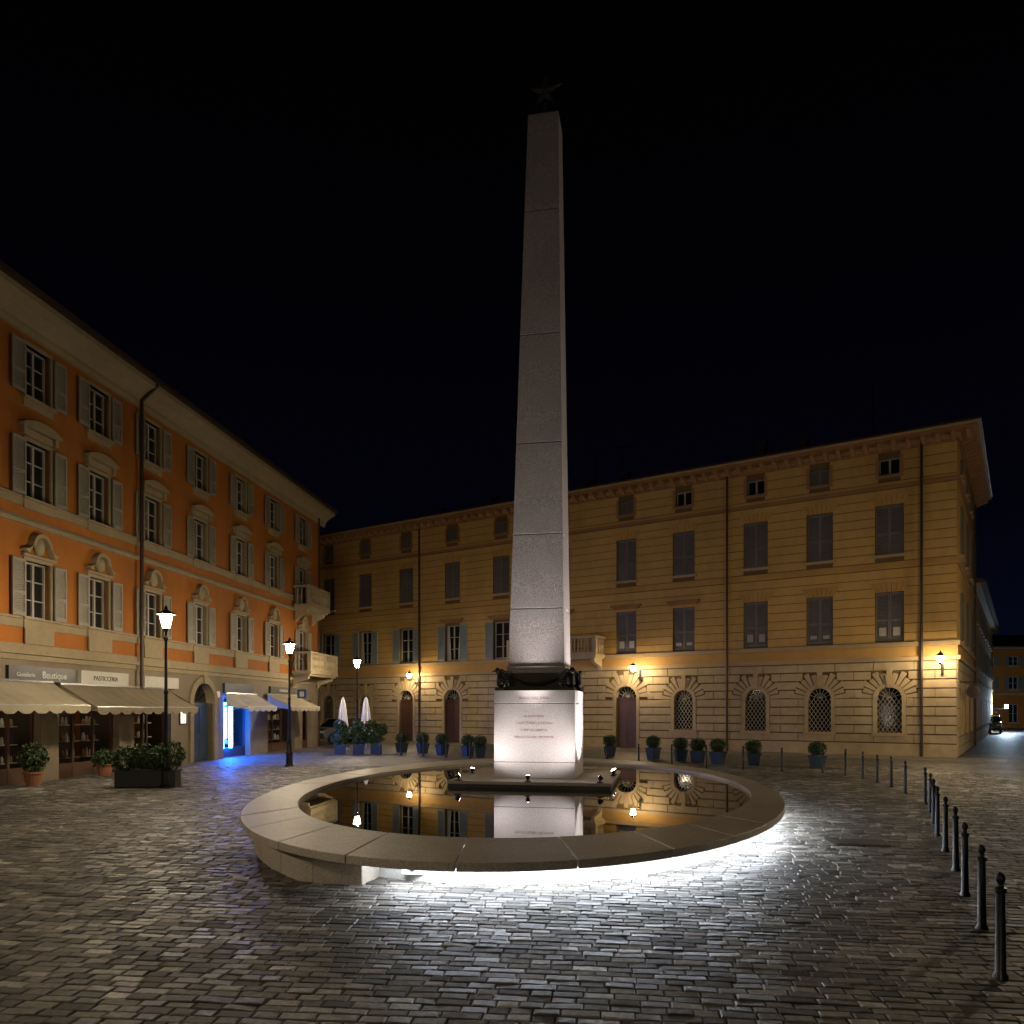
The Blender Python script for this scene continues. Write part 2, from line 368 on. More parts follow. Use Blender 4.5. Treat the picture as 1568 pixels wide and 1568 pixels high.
def band(b,part,mat,x0,x1,z0,z1,d,side=True):
    b.box(part,mat,x0-(d if side else 0),x1,.001,d,z0,z1)
    if side: b.box(part,mat,x0-d,x0-.001,-13,.0005,z0,z1)
band(pal,'string_course','cornice_stone',0,LEN,4.12,4.30,.14)
band(pal,'string_course','ochre_lintel',0,LEN,4.305,4.74,.05)
band(pal,'sill_course','cornice_stone',0,LEN,4.745,4.93,.13)
band(pal,'string_course','ochre_lintel',0,LEN,8.17,8.30,.09)
band(pal,'string_course','ochre_lintel',0,LEN,8.303,8.46,.05)
band(pal,'string_course','cornice_brown',0,LEN,11.67,11.82,.10)
band(pal,'string_course','ochre_lintel',0,LEN,11.823,11.96,.05)
band(pal,'cornice','cornice_brown',0,LEN,13.30,13.42,.10)
band(pal,'cornice','cornice_brown',0,LEN,13.602,13.70,.78)
band(pal,'cornice','cornice_stone',0,LEN,13.703,13.78,.86)
band(pal,'gutter','downpipe_copper',0,LEN,13.783,13.86,.92)
band(pal,'cornice','cornice_stone',0,LEN,13.423,13.60,.16)
x=-.55
while x<LEN:
    pal.prof('corbels','cornice_brown',[(.161,13.3),(.3,13.36),(.68,13.5),(.68,13.598),(.161,13.598)],x,x+.17); x+=.56
y=-.6
while y>-13:
    pal.prism('corbels','cornice_brown',[(-.161,13.3),(-.3,13.36),(-.68,13.5),(-.68,13.598),(-.161,13.598)],y-.17,y); y-=.56
zr=13.862
pal.add('roof','roof_tiles',[(-.85,.85,zr),(LEN,.85,zr),(LEN,-14,zr),(-.85,-14,zr),(6,-6.5,15.9),(LEN,-6.5,15.9)],[(0,1,5,4),(1,2,5),(2,3,4,5),(3,0,4),(0,3,2,1)])
for cx,cy,h in ((9,-3.3,15.75),(6.9,-3.2,15.5),(19,-3.2,15.4),(25.5,-2.8,15.4),(30,-3,15.3),(16.6,-3,15.4)):
    pal.box('chimneys','roof_tiles',cx-.22,cx+.22,cy-.2,cy+.2,14.2,h); pal.box('chimneys','roof_tiles',cx-.3,cx+.3,cy-.28,cy+.28,h+.001,h+.1)
def antenna(b,x,y,z0,h):
    b.tube('antenna','iron',(x,y,z0),(x,y,z0+h),.018); b.tube('antenna','iron',(x-.5,y,z0+h-.15),(x+.5,y,z0+h-.05),.012)
    for k in range(7): b.tube('antenna','iron',(x-.45+.15*k,y-.2-.02*k,z0+h-.14+.015*k),(x-.45+.15*k,y+.2+.02*k,z0+h-.14+.015*k),.007,seg=4)
antenna(pal,3.6,-2.5,14.4,3.2); antenna(pal,18.2,-2.5,14.4,2.6); antenna(pal,17,-3.5,14.4,2.9)
for o in ops_g:
    _,c,hw,z0,zs=o
    pal.box('jambs','rusticated_stone',c-hw-.16,c-hw,-.35,.095,max(z0,.0),zs); pal.box('jambs','rusticated_stone',c+hw,c+hw+.16,-.35,.095,max(z0,.0),zs)
    ring(pal,'arch_ring','rusticated_stone',c,zs,hw,hw+.16,-.35,.10,13,0)
    ring(pal,'voussoirs','rusticated_stone',c,zs,hw+.165,0,.002,.077,13,.024,outer=lambda i,hw=hw: hw+(.78 if i%2==0 else .62))
    pal.prism('keystone','cornice_stone',[(c-.09,zs+hw-.02),(c+.09,zs+hw-.02),(c+.15,zs+hw+.55),(c-.15,zs+hw+.55)],.0,.13)
    if z0>0:
        pal.box('sills','cornice_stone',c-hw-.2,c+hw+.2,-.2,.18,z0-.14,z0-.001)
        pal.prism('window_panes','glass_dark',arch_pts(c,hw,z0,zs),-.24,-.22)
        lattice(pal,c,hw,z0,zs+.02,-.06,.17,.015)
    else:
        pal.box('doors','dark_wood',c-hw,c-.006,-.24,-.18,0.02,zs-.08); pal.box('doors','dark_wood',c+.006,c+hw,-.24,-.18,0.02,zs-.08)
        for sx in (-1,1):
            for za,zb in ((.25,.85),(1.0,1.7),(1.85,2.35)):
                a,d=sorted((c+sx*.1,c+sx*(hw-.1))); pal.box('doors','dark_wood',a,d,-.179,-.15,za,zb)
        pal.box('doors','dark_wood',c-hw,c+hw,-.22,-.12,zs-.08,zs)
        pal.prism('window_panes','glass_dark',arch_pts(c,hw,zs,zs),-.24,-.22)
    yb=-.19 if z0==0 else -.08
    for k in range(1,8):
        a=pi*k/8; pal.tube('fanlight_bars','grille_iron',(c,yb,zs+.01),(c-hw*cos(a),yb,zs+hw*sin(a)),.016,seg=4)
    for rr in (.5,.98): 
        for k in range(12):
            a=pi*k/12;a2=pi*(k+1)/12
            pal.tube('fanlight_bars','grille_iron',(c-hw*rr*cos(a),yb,zs+hw*rr*sin(a)),(c-hw*rr*cos(a2),yb,zs+hw*rr*sin(a2)),.016,seg=4)
def flat_arch(b,c,hw,z,h,mat='ochre_lintel'):
    n=7; w=2*hw
    for i in range(n):
        a0=c-hw+w*i/n; a1=a0+w/n; s0=(a0-c)*.42; s1=(a1-c)*.42
        b.prism('lintels',mat,[(a0+.006,z),(a1-.006,z),(a1+s1-.008,z+h),(a0+s0+.008,z+h)],.001,.058 if i!=n//2 else .078)
for i,c in enumerate(cols):
    if i<=5:
        if i in (3,4,5):
            pal.box('hood','cornice_brown',c-.85,c+.85,.002,.22,7.42,7.52); pal.box('hood','cornice_brown',c-.75,c+.75,.002,.14,7.3,7.418)
            pal.box('surround','ochre_lintel',c-.7,c+.7,.030,.06,7.16,7.298)
        else: flat_arch(pal,c,.58,7.16,.42)
        louvre(pal,'shutter_slate',c-.55,c-.005,5.02,7.14,-.10); louvre(pal,'shutter_slate',c+.005,c+.55,5.02,7.14,-.10)
        pal.box('window_panes','glass_dark',c-.55,c+.55,-.3,-.27,5,7.15)
        for sx in (-1,1): pal.box('shutter_vents','window_frame',min(c+sx*.14,c+sx*.42),max(c+sx*.14,c+sx*.42),-.058,-.05,5.25,5.62 if i%2==0 else 5.4)
    else:
        sash(pal,c-.55,c+.55,5.0,7.15,-.22,curt=(i in (7,9)))
        louvre(pal,'shutter_blue',c-1.13,c-.58,5.0,7.15,.03); louvre(pal,'shutter_blue',c+.58,c+1.13,5.0,7.15,.03)
        if i in (6,7): 
            pal.box('hood','cornice_brown',c-.85,c+.85,.002,.22,7.42,7.52); pal.box('hood','cornice_brown',c-.75,c+.75,.002,.14,7.3,7.418)
        else: flat_arch(pal,c,.58,7.2,.38)
    flat_arch(pal,c,.58,10.98,.40)
    louvre(pal,'shutter_slate',c-.55,c-.005,8.82,10.94,-.10); louvre(pal,'shutter_slate',c+.005,c+.55,8.82,10.94,-.10)
    pal.box('sills','cornice_stone',c-.68,c+.68,-.1,.14,8.68,8.79)
    if i in (0,2,3): sash(pal,c-.42,c+.42,12.3,13.02,-.2,bars=0)
    else:
        louvre(pal,'shutter_slate',c-.42,c-.005,12.32,13.0,-.10,mid=False); louvre(pal,'shutter_slate',c+.005,c+.42,12.32,13.0,-.10,mid=False)
    pal.box('attic_surround','cornice_brown',c-.56,c-.425,.030,.05,12.16,13.12); pal.box('attic_surround','cornice_brown',c+.425,c+.56,.030,.05,12.16,13.12)
    pal.box('attic_surround','cornice_brown',c-.424,c+.424,.030,.05,12.16,12.29); 
for x in (1.29,9.7,29.2,38.9,43): cyl_pipe(pal,x,0,13.5,.19,.055)
def balustrade(b,x0,x1,y1,z,mat='trim_stone',h=.95):
    b.box('balcony_slab',mat,x0,x1,.15,y1,z-.16,z); b.box('balcony_slab',mat,x0+.08,x1-.08,.15,y1-.1,z-.26,z-.161)
    n=max(2,int((x1-x0)/2.4)+1)
    for k in range(n):
        xx=x0+.3+(x1-x0-.6)*k/(n-1)
        b.prof('balcony_brackets',mat,[(.14,z-.261),(y1-.2,z-.261),(y1-.25,z-.42),(.3,z-.62),(.14,z-.85)],xx-.11,xx+.11)
    b.box('balcony_rail',mat,x0,x1,y1-.2,y1,z+h-.11,z+h); b.box('balcony_rail',mat,x0,x1,y1-.18,y1-.02,z+.001,z+.1)
    pr=[(.045,0),(.05,.06),(.03,.12),(.065,.3),(.06,.38),(.028,.55),(.05,.62),(.05,h-.215)]
    k=int((x1-x0)/.2)
    for i in range(k+1):
        xx=x0+.1+(x1-x0-.2)*i/k
        if i in (0,k) or i==k//2: b.box('balcony_posts',mat,xx-.1,xx+.1,y1-.19,y1-.01,z+.1,z+h-.111)
        else: b.rev('balusters',mat,(xx,y1-.1,z+.1),pr,8)
    for xs in (x0,x1-.18):
        b.box('balcony_rail',mat,xs,xs+.18,.1,y1-.201,z+h-.11,z+h); 
        yy=.3
        while yy<y1-.3: b.rev('balusters',mat,(xs+.09,yy,z+.001),[(r,q+(.0 if q==0 else .05)) for r,q in pr],8); yy+=.2
balustrade(pal,16.3,21.9,1.25,4.95,mat='rusticated_stone')
def side_course(z0,z1,n,mat,pr):
    p=(z1-z0)/n
    for i in range(n): pal.box('side_courses',mat,-pr,0,-12.9,-.0,z0+i*p+.012,z0+(i+1)*p-.012)
pal.box('side_wall','ochre_joint',-.004,.0015,-14,0,0,13.3)
side_course(.02,4.1,10,'rusticated_stone',.05); side_course(4.95,8.15,8,W,.02); side_course(8.48,11.65,8,W,.02); side_course(11.98,13.3,3,W,.02)
for yc in (-2.4,-6,-9.8):
    for z0,z1 in ((5,7.15),(8.8,10.95),(12.3,13.0)):
        pal.box('side_shutters','shutter_slate',-.09,-.021,yc-.55,yc+.55,z0,z1)
        pal.box('side_sills','cornice_stone',-.16,-.021,yc-.68,yc+.68,z0-.14,z0-.002)
    pal.box('side_shutters','glass_dark',-.07,-.051,yc-.5,yc+.5,1.0,3.1)
    pal.box('side_surround','cornice_stone',-.12,-.051,yc-.7,yc-.505,.9,3.2); pal.box('side_surround','cornice_stone',-.12,-.051,yc+.505,yc+.7,.9,3.2)
pal.box('side_pipe','downpipe_copper',-.16,-.06,-12.6,-12.5,0,13.5)
pal.done(smooth=('downpipe','balusters'),bevel={'rustication':.016,'voussoirs':.014,'socle':.015})

def palw(t,n,z):
    return (18.66-.8345*t-.551*n, 32.5+.551*t-.8345*n, z)
for t in (.52,14.29,29.3,42):
    wall_lantern('wall_lantern',palw(t,0.05,4.02),A,'wall_lamp_glow',.95)
sg=B('hanging_sign',palw(-.05,-1.2,0),A)
sg.tube('arm','iron',(0,0,3.2),(-.75,0,3.2),.02); sg.tube('drop','iron',(-.5,0,3.2),(-.5,0,3.05),.012)
sg.prism('disc','sign_dark',[(-.5+.28*cos(2*pi*i/20),2.78+.28*sin(2*pi*i/20)) for i in range(20)],-.03,.03)
sg.prism('face','downpipe_copper',[(-.5+.2*cos(2*pi*i/20),2.78+.2*sin(2*pi*i/20)) for i in range(20)],.031,.036)
sg.done()

# ---------------------------------------------------------------- left orange building
AL=atan2(-.993,-.119)
lb=B('orange_palazzo',(-10.6,42.4,0),AL)
LL=33.
lc=[2.3,5.84,9.16,12.5,15.7,18.55,21.15,24.2,27.3,30.3]
og=[('r',21.0,24.6,0,2.65),('r',17.5,20.3,0,2.65),('r',14.5,16.7,0,2.65),('a',12.3,.8,0,2.25),('r',8.2,10.6,0,2.55),('r',3.3,6.4,0,2.6),('r',1.0,2.3,0,2.5),('r',25.6,29,0,2.65)]
hw=.46
o1=[('r',c-hw,c+hw,4.5,6.05) for c in lc]; o1[0]=('r',2.3-.5,2.3+.5,3.95,6.05)
o2=[('r',c-hw,c+hw,7.75,9.3) for c in lc]; o2[0]=('r',2.3-.5,2.3+.5,7.3,9.3)
o3=[('r',c-hw,c+hw,10.5,11.9) for c in lc]
O='orange_plaster'
wall(lb,'ground_floor_wall','grey_base_stucco',0,LL,0,3.6,og)
wall(lb,'first_floor_wall',O,0,LL,3.6,7.0,o1)
wall(lb,'second_floor_wall',O,0,LL,7.0,10.0,o2)
wall(lb,'third_floor_wall',O,0,LL,10.0,12.5,o3)
lb.box('core',O,0.002,LL,-12,-1.6,0,12.5); lb.box('core_upper',O,.003,LL,-1.6,-.352,3.3,12.48)
for x in (0.1,2.6,7.2,11.2,13.4,17.1,20.6,25.1,29.4,LL-.1): lb.box('partition','interior',x-.08,x+.08,-1.6,-.352,0,3.3)
def lband(z0,z1,d,mat='trim_stone',ex=()):
    for a,c in spans(-d,LL,list(ex)): lb.box('string_course',mat,a,c,.001,d,z0,z1)
lband(3.5,3.62,.14); lband(3.623,3.78,.06); lband(3.35,3.497,.05)
lband(4.22,4.44,.05,ex=[(1.3,3.3)]); lband(4.443,4.5,.11,ex=[(1.3,3.3)])
lband(7.0,7.12,.12); lband(7.123,7.2,.05); lband(7.5,7.7,.05,ex=[(1.3,3.3)]); lband(7.703,7.75,.10,ex=[(1.3,3.3)])
lb.prof('cornice','trim_stone',[(.001,12.15),(.10,12.15),(.14,12.27),(.14,12.36),(.2,12.45),(.42,12.62),(.62,12.72),(.70,12.75),(.70,12.9),(.001,12.9)],-.7,LL)
lb.prof('gutter','downpipe_copper',[(.66,12.903),(.84,12.903),(.86,13.03),(.66,13.03)],-.8,LL)
lb.add('roof','roof_tiles',[(-.8,.7,13.0),(LL,.7,13.0),(LL,-12,13.0),(-.8,-12,13.0),(5,-5.5,15),(LL,-5.5,15)],[(0,1,5,4),(1,2,5),(2,3,4,5),(3,0,4),(0,3,2,1)])
antenna(lb,17.4,-3.0,13.5,2.5)
for i,c in enumerate(lc):
    for lvl,(o,z0,z1) in enumerate(((o1[i],o1[i][3],6.05),(o2[i],o2[i][3],9.3),(o3[i],10.5,11.9))):
        x0,x1=o[1],o[2]
        sash(lb,x0,x1,z0,z1,-.18,bars=2)
        lb.box('surround','trim_stone',x0-.09,x0,-.17,.05,z0,z1); lb.box('surround','trim_stone',x1,x1+.09,-.17,.05,z0,z1); lb.box('surround','trim_stone',x0-.09,x1+.09,-.17,.051,z1,z1+.10)
        sw=.47
        for sx in (-1,1):
            a,d=(x0-.1-sw,x0-.1) if sx<0 else (x1+.1,x1+.1+sw)
            louvre(lb,'shutter_grey',a,d,z0+.02,z1,.065+random.uniform(0,.03))
        if lvl<2 and i>0:
            lb.box('apron','trim_stone',x0-.12,x1+.12,.051,.085,z0-.3,z0-.06)
            lb.box('sills','trim_stone',x0-.2,x1+.2,-.1,.17,z0-.055,z0-.001)
        elif lvl==2:
            lb.box('sills','trim_stone',x0-.15,x1+.15,-.1,.13,z0-.09,z0-.001)
            lb.box('apron','trim_stone',x0-.1,x1+.1,.002,.05,z0-.28,z0-.095)
        if lvl==1:
            lb.box('frieze','trim_stone',c-.5,c+.5,.052,.09,9.42,9.62)
            n=9; base=9.66
            pts=[(c-.72,base)]+[(c-.72+1.44*k/n,base+.07+.17*sin(pi*k/n)) for k in range(n+1)]+[(c+.72,base)]
            lb.prism('hood',"trim_stone",pts,.002,.22)
            for sx in (-.6,.6): lb.box('hood','trim_stone',c+sx-.06,c+sx+.06,.003,.15,9.42,9.658)
        if lvl==0:
            lb.box('hood','trim_stone',c-.62,c+.62,.002,.12,6.155,6.23)
            for sx in (-1,1):
                pts=[]
                for k in range(8):
                    a=pi*.5*k/7; pts.append((c+sx*(.66-.42*sin(a)),6.24+.10+.42*(1-cos(a))))
                pts+= [(c+sx*(.24-.0),6.62),(c+sx*.50,6.24)]
                lb.prism('hood','trim_stone',pts,.002,.18)
            ring(lb,'hood','trim_stone',c,6.48,.26,.36,.002,.2,10)
            lb.blob('medallion','trim_stone',(c,.05,6.50),(.2,.12,.25))
    if i>0: lb.box('apron','trim_stone',c-.55,c+.55,.052,.09,3.79,4.2)
cyl_pipe(lb,16.55,0,12.4,.17,.06)
lb.tube('downpipe','downpipe_copper',(16.55,.17,12.35),(16.55,.75,12.85),.06,seg=8)
cyl_pipe(lb,.35,0,12.4,.17,.05)
balustrade(lb,.1,4.0,1.15,3.95); balustrade(lb,.9,3.7,1.0,7.3)
c=12.3
ring(lb,'arch_ring','trim_stone',c,2.25,.8,1.05,-.35,.1,13,0); 
for sx in (-1,1):
    a,d=sorted((c+sx*.8,c+sx*1.05)); lb.box('arch_ring','trim_stone',a,d,-.35,.1,0,2.25)
lb.prism('keystone','trim_stone',[(c-.1,3.02),(c+.1,3.02),(c+.16,3.34),(c-.16,3.34)],.0,.16)
lb.box('door','blue_door',c-.8,c-.005,-.3,-.22,.02,2.2); lb.box('door','blue_door',c+.005,c+.8,-.3,-.22,.02,2.2)
for sx in (-1,1):
    for za,zb in ((.2,.9),(1.05,2.05)):
        a,d=sorted((c+sx*.14,c+sx*.68)); lb.box('door','blue_door',a,d,-.219,-.19,za,zb)
lb.prism('window_panes','glass_dark',arch_pts(c,.8,2.25,2.25),-.3,-.28); lb.box('door','blue_door',c-.8,c+.8,-.27,-.18,2.2,2.28)
for k in range(1,6):
    a=pi*k/6; lb.tube('fanlight_bars','iron',(c,-.25,2.27),(c-.8*cos(a),-.25,2.25+.8*sin(a)),.015,seg=4)
def shop(x0,x1,h,glow='shop_glow',frame='dark_wood'):
    lb.box('shop_interior','interior',x0,x1,-1.59,-1.55,0,h)
    n=max(2,int((x1-x0)/.85)); 
    for k in range(n+1):
        xx=x0+(x1-x0)*k/n; lb.box('shop_frames',frame,max(x0,xx-.04),min(x1,xx+.04),-.32,-.24,0,h)
    lb.box('shop_frames',frame,x0,x1,-.31,-.25,0,.42); lb.box('shop_frames',frame,x0,x1,-.315,-.25,h-.42,h-.34); lb.box('shop_frames',frame,x0,x1,-.31,-.245,h-.07,h)
    for k in range(n):
        xa=x0+(x1-x0)*(k+.5)/n
        for j in range(3):
            zz=.55+.5*j; lb.box('shop_shelves','sign_pale',xa-.3,xa+.3,-.95,-.6,zz-.03,zz)
            for q in range(4):
                ww=random.uniform(.03,.06); xx=xa-.24+.16*q
                lb.rev('shop_goods',random.choice(['canvas_beige','terracotta','white_paint','planter_blue','sign_pale']),(xx,-.75,zz+.001),[(ww,0),(ww*1.1,.1),(ww*.5,random.uniform(.16,.28))],7)
    if glow: lb.box('shop_light',glow,x0+.3,x1-.3,-1.2,-.5,h-.03,h-.005)
shop(21.0,24.6,2.65); shop(17.5,20.3,2.65); shop(14.5,16.7,2.65); shop(25.6,29,2.65)
shop(8.2,10.6,2.55,None,'planter_blue'); shop(3.3,6.4,2.6); shop(1.0,2.3,2.5)
for a in ((9.72,9.8,.4,2.3),(10.45,10.53,.4,2.3)): lb.box('neon_tube','blue_neon',a[0],a[1],-.2,-.06,a[2],a[3])
lb.box('neon_tube','blue_neon',9.801,10.449,-.2,-.12,2.22,2.3)
lb.box('neon_panel','blue_neon',9.88,10.37,-.26,-.24,.8,2.1)
lb.box('sign_board','sign_dark',19.75,22.3,.002,.10,2.78,3.18); lb.text('Gioielleria','white_paint',(21.7,.105,2.9),(radians(90),0,pi),.16); lb.text('Boutique','white_paint',(20.6,.105,2.88),(radians(90),0,pi),.27)
lb.box('sign_board','sign_pale',17.2,19.5,.002,.12,2.76,3.18); lb.text('PASTICCERIA','sign_dark',(18.35,.125,2.9),(radians(90),0,pi),.2)
lb.box('sign_board','sign_pale',14.2,16.3,.002,.12,2.76,3.15)
lb.box('sign_board','sign_dark',3.4,6.3,.002,.10,2.75,3.1); lb.text('FARMACIA','white_paint',(4.85,.105,2.85),(radians(90),0,pi),.2)
lb.box('sign_board','planter_blue',8.1,10.7,.002,.10,2.7,3.1)
lb.box('wall_plate','white_paint',11.0,11.25,.002,.05,2.5,2.75); lb.box('lit_notice','sign_glow',13.6,13.95,.002,.06,1.5,1.95)
lb.box('lit_notice_frame','dark_wood',13.55,14.0,.001,.05,1.45,2.0)
lb.done(smooth=('downpipe','balusters','medallion'),bevel={'hood':.015})
def awning(name,x0,x1,yo,zt,zb,mat,val=.22):
    b=B(name,(-10.6,42.4,0),AL)
    n=max(3,int((x1-x0)/.5)); 
    for k in range(n):
        a=x0+(x1-x0)*k/n; c=x0+(x1-x0)*(k+1)/n; m_=(a+c)/2; s=.03
        vs=[]
        for yy,zz in ((.16,zt),(yo*.5,(zt+zb)/2-.02),(yo,zb)):
            vs+=[(a,yy,zz),(m_,yy,zz-s*.6),(c,yy,zz)]
        b.add('canvas',mat,vs,[(0,1,4,3),(1,2,5,4),(3,4,7,6),(4,5,8,7)])
        b.prism('valance',mat,[(a,zb),(c,zb),(c,zb-val*.6),(a+(c-a)*.75,zb-val*.95),(m_,zb-val),(a+(c-a)*.25,zb-val*.95),(a,zb-val*.6)],yo,yo+.012)
    for xs in (x0,x1):
        b.add('side_canvas',mat,[(xs,.16,zt),(xs,yo,zb),(xs,yo,zb-.12),(xs,.16,zb+.0)],[(0,1,2,3)])
        b.tube('arm','steel',(xs,.1,zb-.2),(xs,yo,zb),.015)
    b.tube('bar','steel',(x0,yo-.01,zb),(x1,yo-.01,zb),.02); b.tube('roller','steel',(x0,.14,zt+.02),(x1,.14,zt+.02),.05)
    b.done()
awning('shop_awning',20.75,25.6,1.3,2.75,2.12,'canvas_beige'); awning('shop_awning',15.0,20.45,1.3,2.72,2.08,'canvas_brown')
awning('shop_awning',7.9,10.7,1.1,2.66,2.15,'canvas_white'); awning('shop_awning',3.2,6.8,1.3,2.7,2.15,'canvas_beige')
ss=B('street_sign',(-10.75+.35,37.2,0),AL)
ss.tube('arm','steel',(0,-.35,3.0),(0,.55,3.0),.02); ss.prof('panel','sign_blue',[(.1,2.55),(.55,2.55),(.55,2.97),(.1,2.97)],-.02,.02); ss.prof('panel_mark','white_paint',[(.22,2.64),(.43,2.64),(.43,2.88),(.22,2.88)],.021,.024)
ss.done()

# ---------------------------------------------------------------- side street buildings
def simple_house(name,origin,rot,L,H,mat,rows,step,dep=10):
    b=B(name,origin,rot)
    ops=[]
    for z0,z1 in rows:
        x=1.4
        while x<L-1: ops.append(('r',x-.5,x+.5,z0,z1)); x+=step
    wall(b,'wall',mat,0,L,0,H,ops,-.3,0); b.box('core',mat,0,L,-dep,-.31,0,H)
    for o in ops:
        sash(b,o[1],o[2],o[3],o[4],-.15,bars=1); b.box('sills','trim_stone',o[1]-.15,o[2]+.15,-.1,.12,o[3]-.12,o[3]-.002)
        if o[3]>3:
            for a,c in ((o[1]-.5,o[1]-.03),(o[2]+.03,o[2]+.5)): b.box('shutters','shutter_slate',a,c,.002,.05,o[3],o[4])
    b.box('string_course','trim_stone',0,L,.001,.08,3.6,3.8)
    b.box('cornice','trim_stone',-.4,L+.4,-.3,.35,H,H+.15); b.box('eaves','roof_tiles',-.5,L+.5,-.3,.6,H+.151,H+.28)
    b.add('roof','roof_tiles',[(-.5,.6,H+.285),(L+.5,.6,H+.285),(L+.5,-dep,H+.285),(-.5,-dep,H+.285),(-.5,-dep/2,H+2),(L+.5,-dep/2,H+2)],[(0,1,5,4),(1,2,5),(2,3,4,5),(3,0,4),(0,3,2,1)])
    return b.done()
simple_house('street_townhouse',(18.66+.551*45,32.5+.8345*45,0),atan2(-.8345,-.551),31.2,9.0,'ochre_plaster',((1,2.8),(4.6,6.2),(7.2,8.3)),3.0)
simple_house('distant_townhouse',(74,84,0),pi,27,8.6,'orange_plaster',((.6,2.6),(4.2,5.6),(6.8,7.8)),2.6)
simple_house('corner_townhouse',(36,98,0),pi,66,11,'ochre_plaster',((1,2.8),(4.6,6.2),(8,9.4)),3.2)
wall_lantern('wall_lantern_cool',(18.66+.551*44+.1,32.5+.8345*44,2.2),atan2(-.8345,-.551),'cool_lamp',1.0)

# ---------------------------------------------------------------- ground
def sheet(name,mat,pts,z):
    me=bpy.data.meshes.new(name); me.from_pydata([(x,y,z) for x,y in pts],[],[tuple(range(len(pts)))]); me.materials.append(MATS[mat])
    o=bpy.data.objects.new(name,me); scn.collection.objects.link(o)
def ell(c,a,b_,rot,th):
    e1=(sin(rot),cos(rot)); e2=(cos(rot),-sin(rot))
    return (c[0]+a*cos(th)*e1[0]+b_*sin(th)*e2[0], c[1]+a*cos(th)*e1[1]+b_*sin(th)*e2[1])
def inside(c,a,b_,rot,x,y):
    e1=(sin(rot),cos(rot)); e2=(cos(rot),-sin(rot)); dx,dy=x-c[0],y-c[1]
    return ((dx*e1[0]+dy*e1[1])/a)**2+((dx*e2[0]+dy*e2[1])/b_)**2<1
OUT=((.33,16.0),8.43,4.74,radians(6.05)); INN=((.47,15.8),6.75,4.13,radians(8.4)); BAS=((.36,16.0),7.22,4.42,radians(6.05))
sheet('ground','setts',[(-300,-200),(300,-200),(300,400),(-300,400)],0)
GX0,GX1,GY0,GY1=-12.6,14.5,2.2,27.5
rg=radians(-7); cr,sr=cos(rg),sin(rg)
def G(u,v): return (u*cr-v*sr, u*sr+v*cr)
V=[];F=[]
v_=-2.
while v_<31.5:
    rh=.115*random.uniform(.9,1.1); u_=-18.+random.uniform(0,.25)
    while u_<19:
        wd=.22*random.uniform(.65,1.3)
        cx,cy=G(u_+wd/2,v_+rh/2)
        if GX0<cx<GX1 and GY0<cy<GY1 and abs(cx)<.70*cy+1.2 and not inside(BAS[0],BAS[1]-.1,BAS[2]-.1,BAS[3],cx,cy):
            g=.0035+random.uniform(0,.003); zt=.013+random.gauss(0,.0022); t1=random.gauss(0,.02); t2=random.gauss(0,.028)
            wv=.03*sin(u_*.9+v_*.3)+.02*sin(u_*.37+2)
            o=len(V)
            for ins,z in ((0,.0),(.0,zt-.006),(.010,zt)):
                for a_,b_ in ((-1,-1),(1,-1),(1,1),(-1,1)):
                    du=a_*(wd/2-g-ins)+(random.uniform(-.004,.004) if ins else 0); dv=b_*(rh/2-g-ins)+(random.uniform(-.003,.003) if ins else 0)
                    X,Y=G(u_+wd/2+du,v_+rh/2+dv+wv); V.append((X,Y,z+(du*t1+dv*t2 if z>0 else 0)))
            F.append((o+8,o+9,o+10,o+11))
            for j in (0,4):
                for i in range(4): F.append((o+j+i,o+j+(i+1)%4,o+j+4+(i+1)%4,o+j+4+i))
        u_+=wd
    v_+=rh
me=bpy.data.meshes.new('paving_setts'); me.from_pydata(V,[],F); me.materials.append(MATS['sett_stone']); o=bpy.data.objects.new('paving_setts',me); scn.collection.objects.link(o)
sheet('sett_bedding','sett_joint',[(GX0-.1,GY1+.1),(GX0-.1,16),(-4.0,GY0-.1),(4.0,GY0-.1),(GX1+.1,16),(GX1+.1,GY1+.1)],.004)
def pw(t,n): p=palw(t,n,0); return (p[0],p[1])
sheet('stone_pavement','stone_slabs',[pw(-1.8,2.6),pw(46,2.6),pw(46,0),pw(-1.8,0)],.004)
mc=B('manhole_cover',(5.2,11.6,.016),-.12)
mc.box('frame','iron',-.42,.42,-.3,.3,-.012,.004); mc.box('plate','downpipe_copper',-.37,.37,-.25,.25,.004,.008)
for k in range(7): mc.box('ribs','iron',-.33+.1*k,-.29+.1*k,-.22,.22,.008,.011)
mc.done(); 

# ---------------------------------------------------------------- fountain basin
fb=B('fountain_basin')
NS=34; K=720
P=[ell(*OUT,2*pi*i/K) for i in range(K+1)]; S=[0]
for i in range(K): S.append(S[-1]+math.dist(P[i],P[i+1]))
def th_at(s):
    s%=S[-1]
    for i in range(K):
        if S[i+1]>=s: return 2*pi*(i+(s-S[i])/(S[i+1]-S[i]))/K
for k in range(NS):
    s0=S[-1]*k/NS+.008; s1=S[-1]*(k+1)/NS-.008; n=6
    V=[]; dz=random.uniform(-.003,.003)
    for j in range(n+1):
        t=th_at(s0+(s1-s0)*j/n)
        o=ell(*OUT,t); i_=ell(*INN,t)
        V+=[(o[0],o[1],.5+dz),(i_[0],i_[1],.5+dz),(o[0],o[1],.405),(i_[0],i_[1],.405)]
    F=[]
    for j in range(n):
        a=4*j;b_=a+4
        F+=[(a,a+1,b_+1,b_),(a+2,b_+2,b_+3,a+3),(a,b_,b_+2,a+2),(a+1,a+3,b_+3,b_+1)]
    F+=[(0,2,3,1),(4*n,4*n+1,4*n+3,4*n+2)]
    fb.add('rim_slabs','rim_stone',V,F)
V=[];F=[];n=144
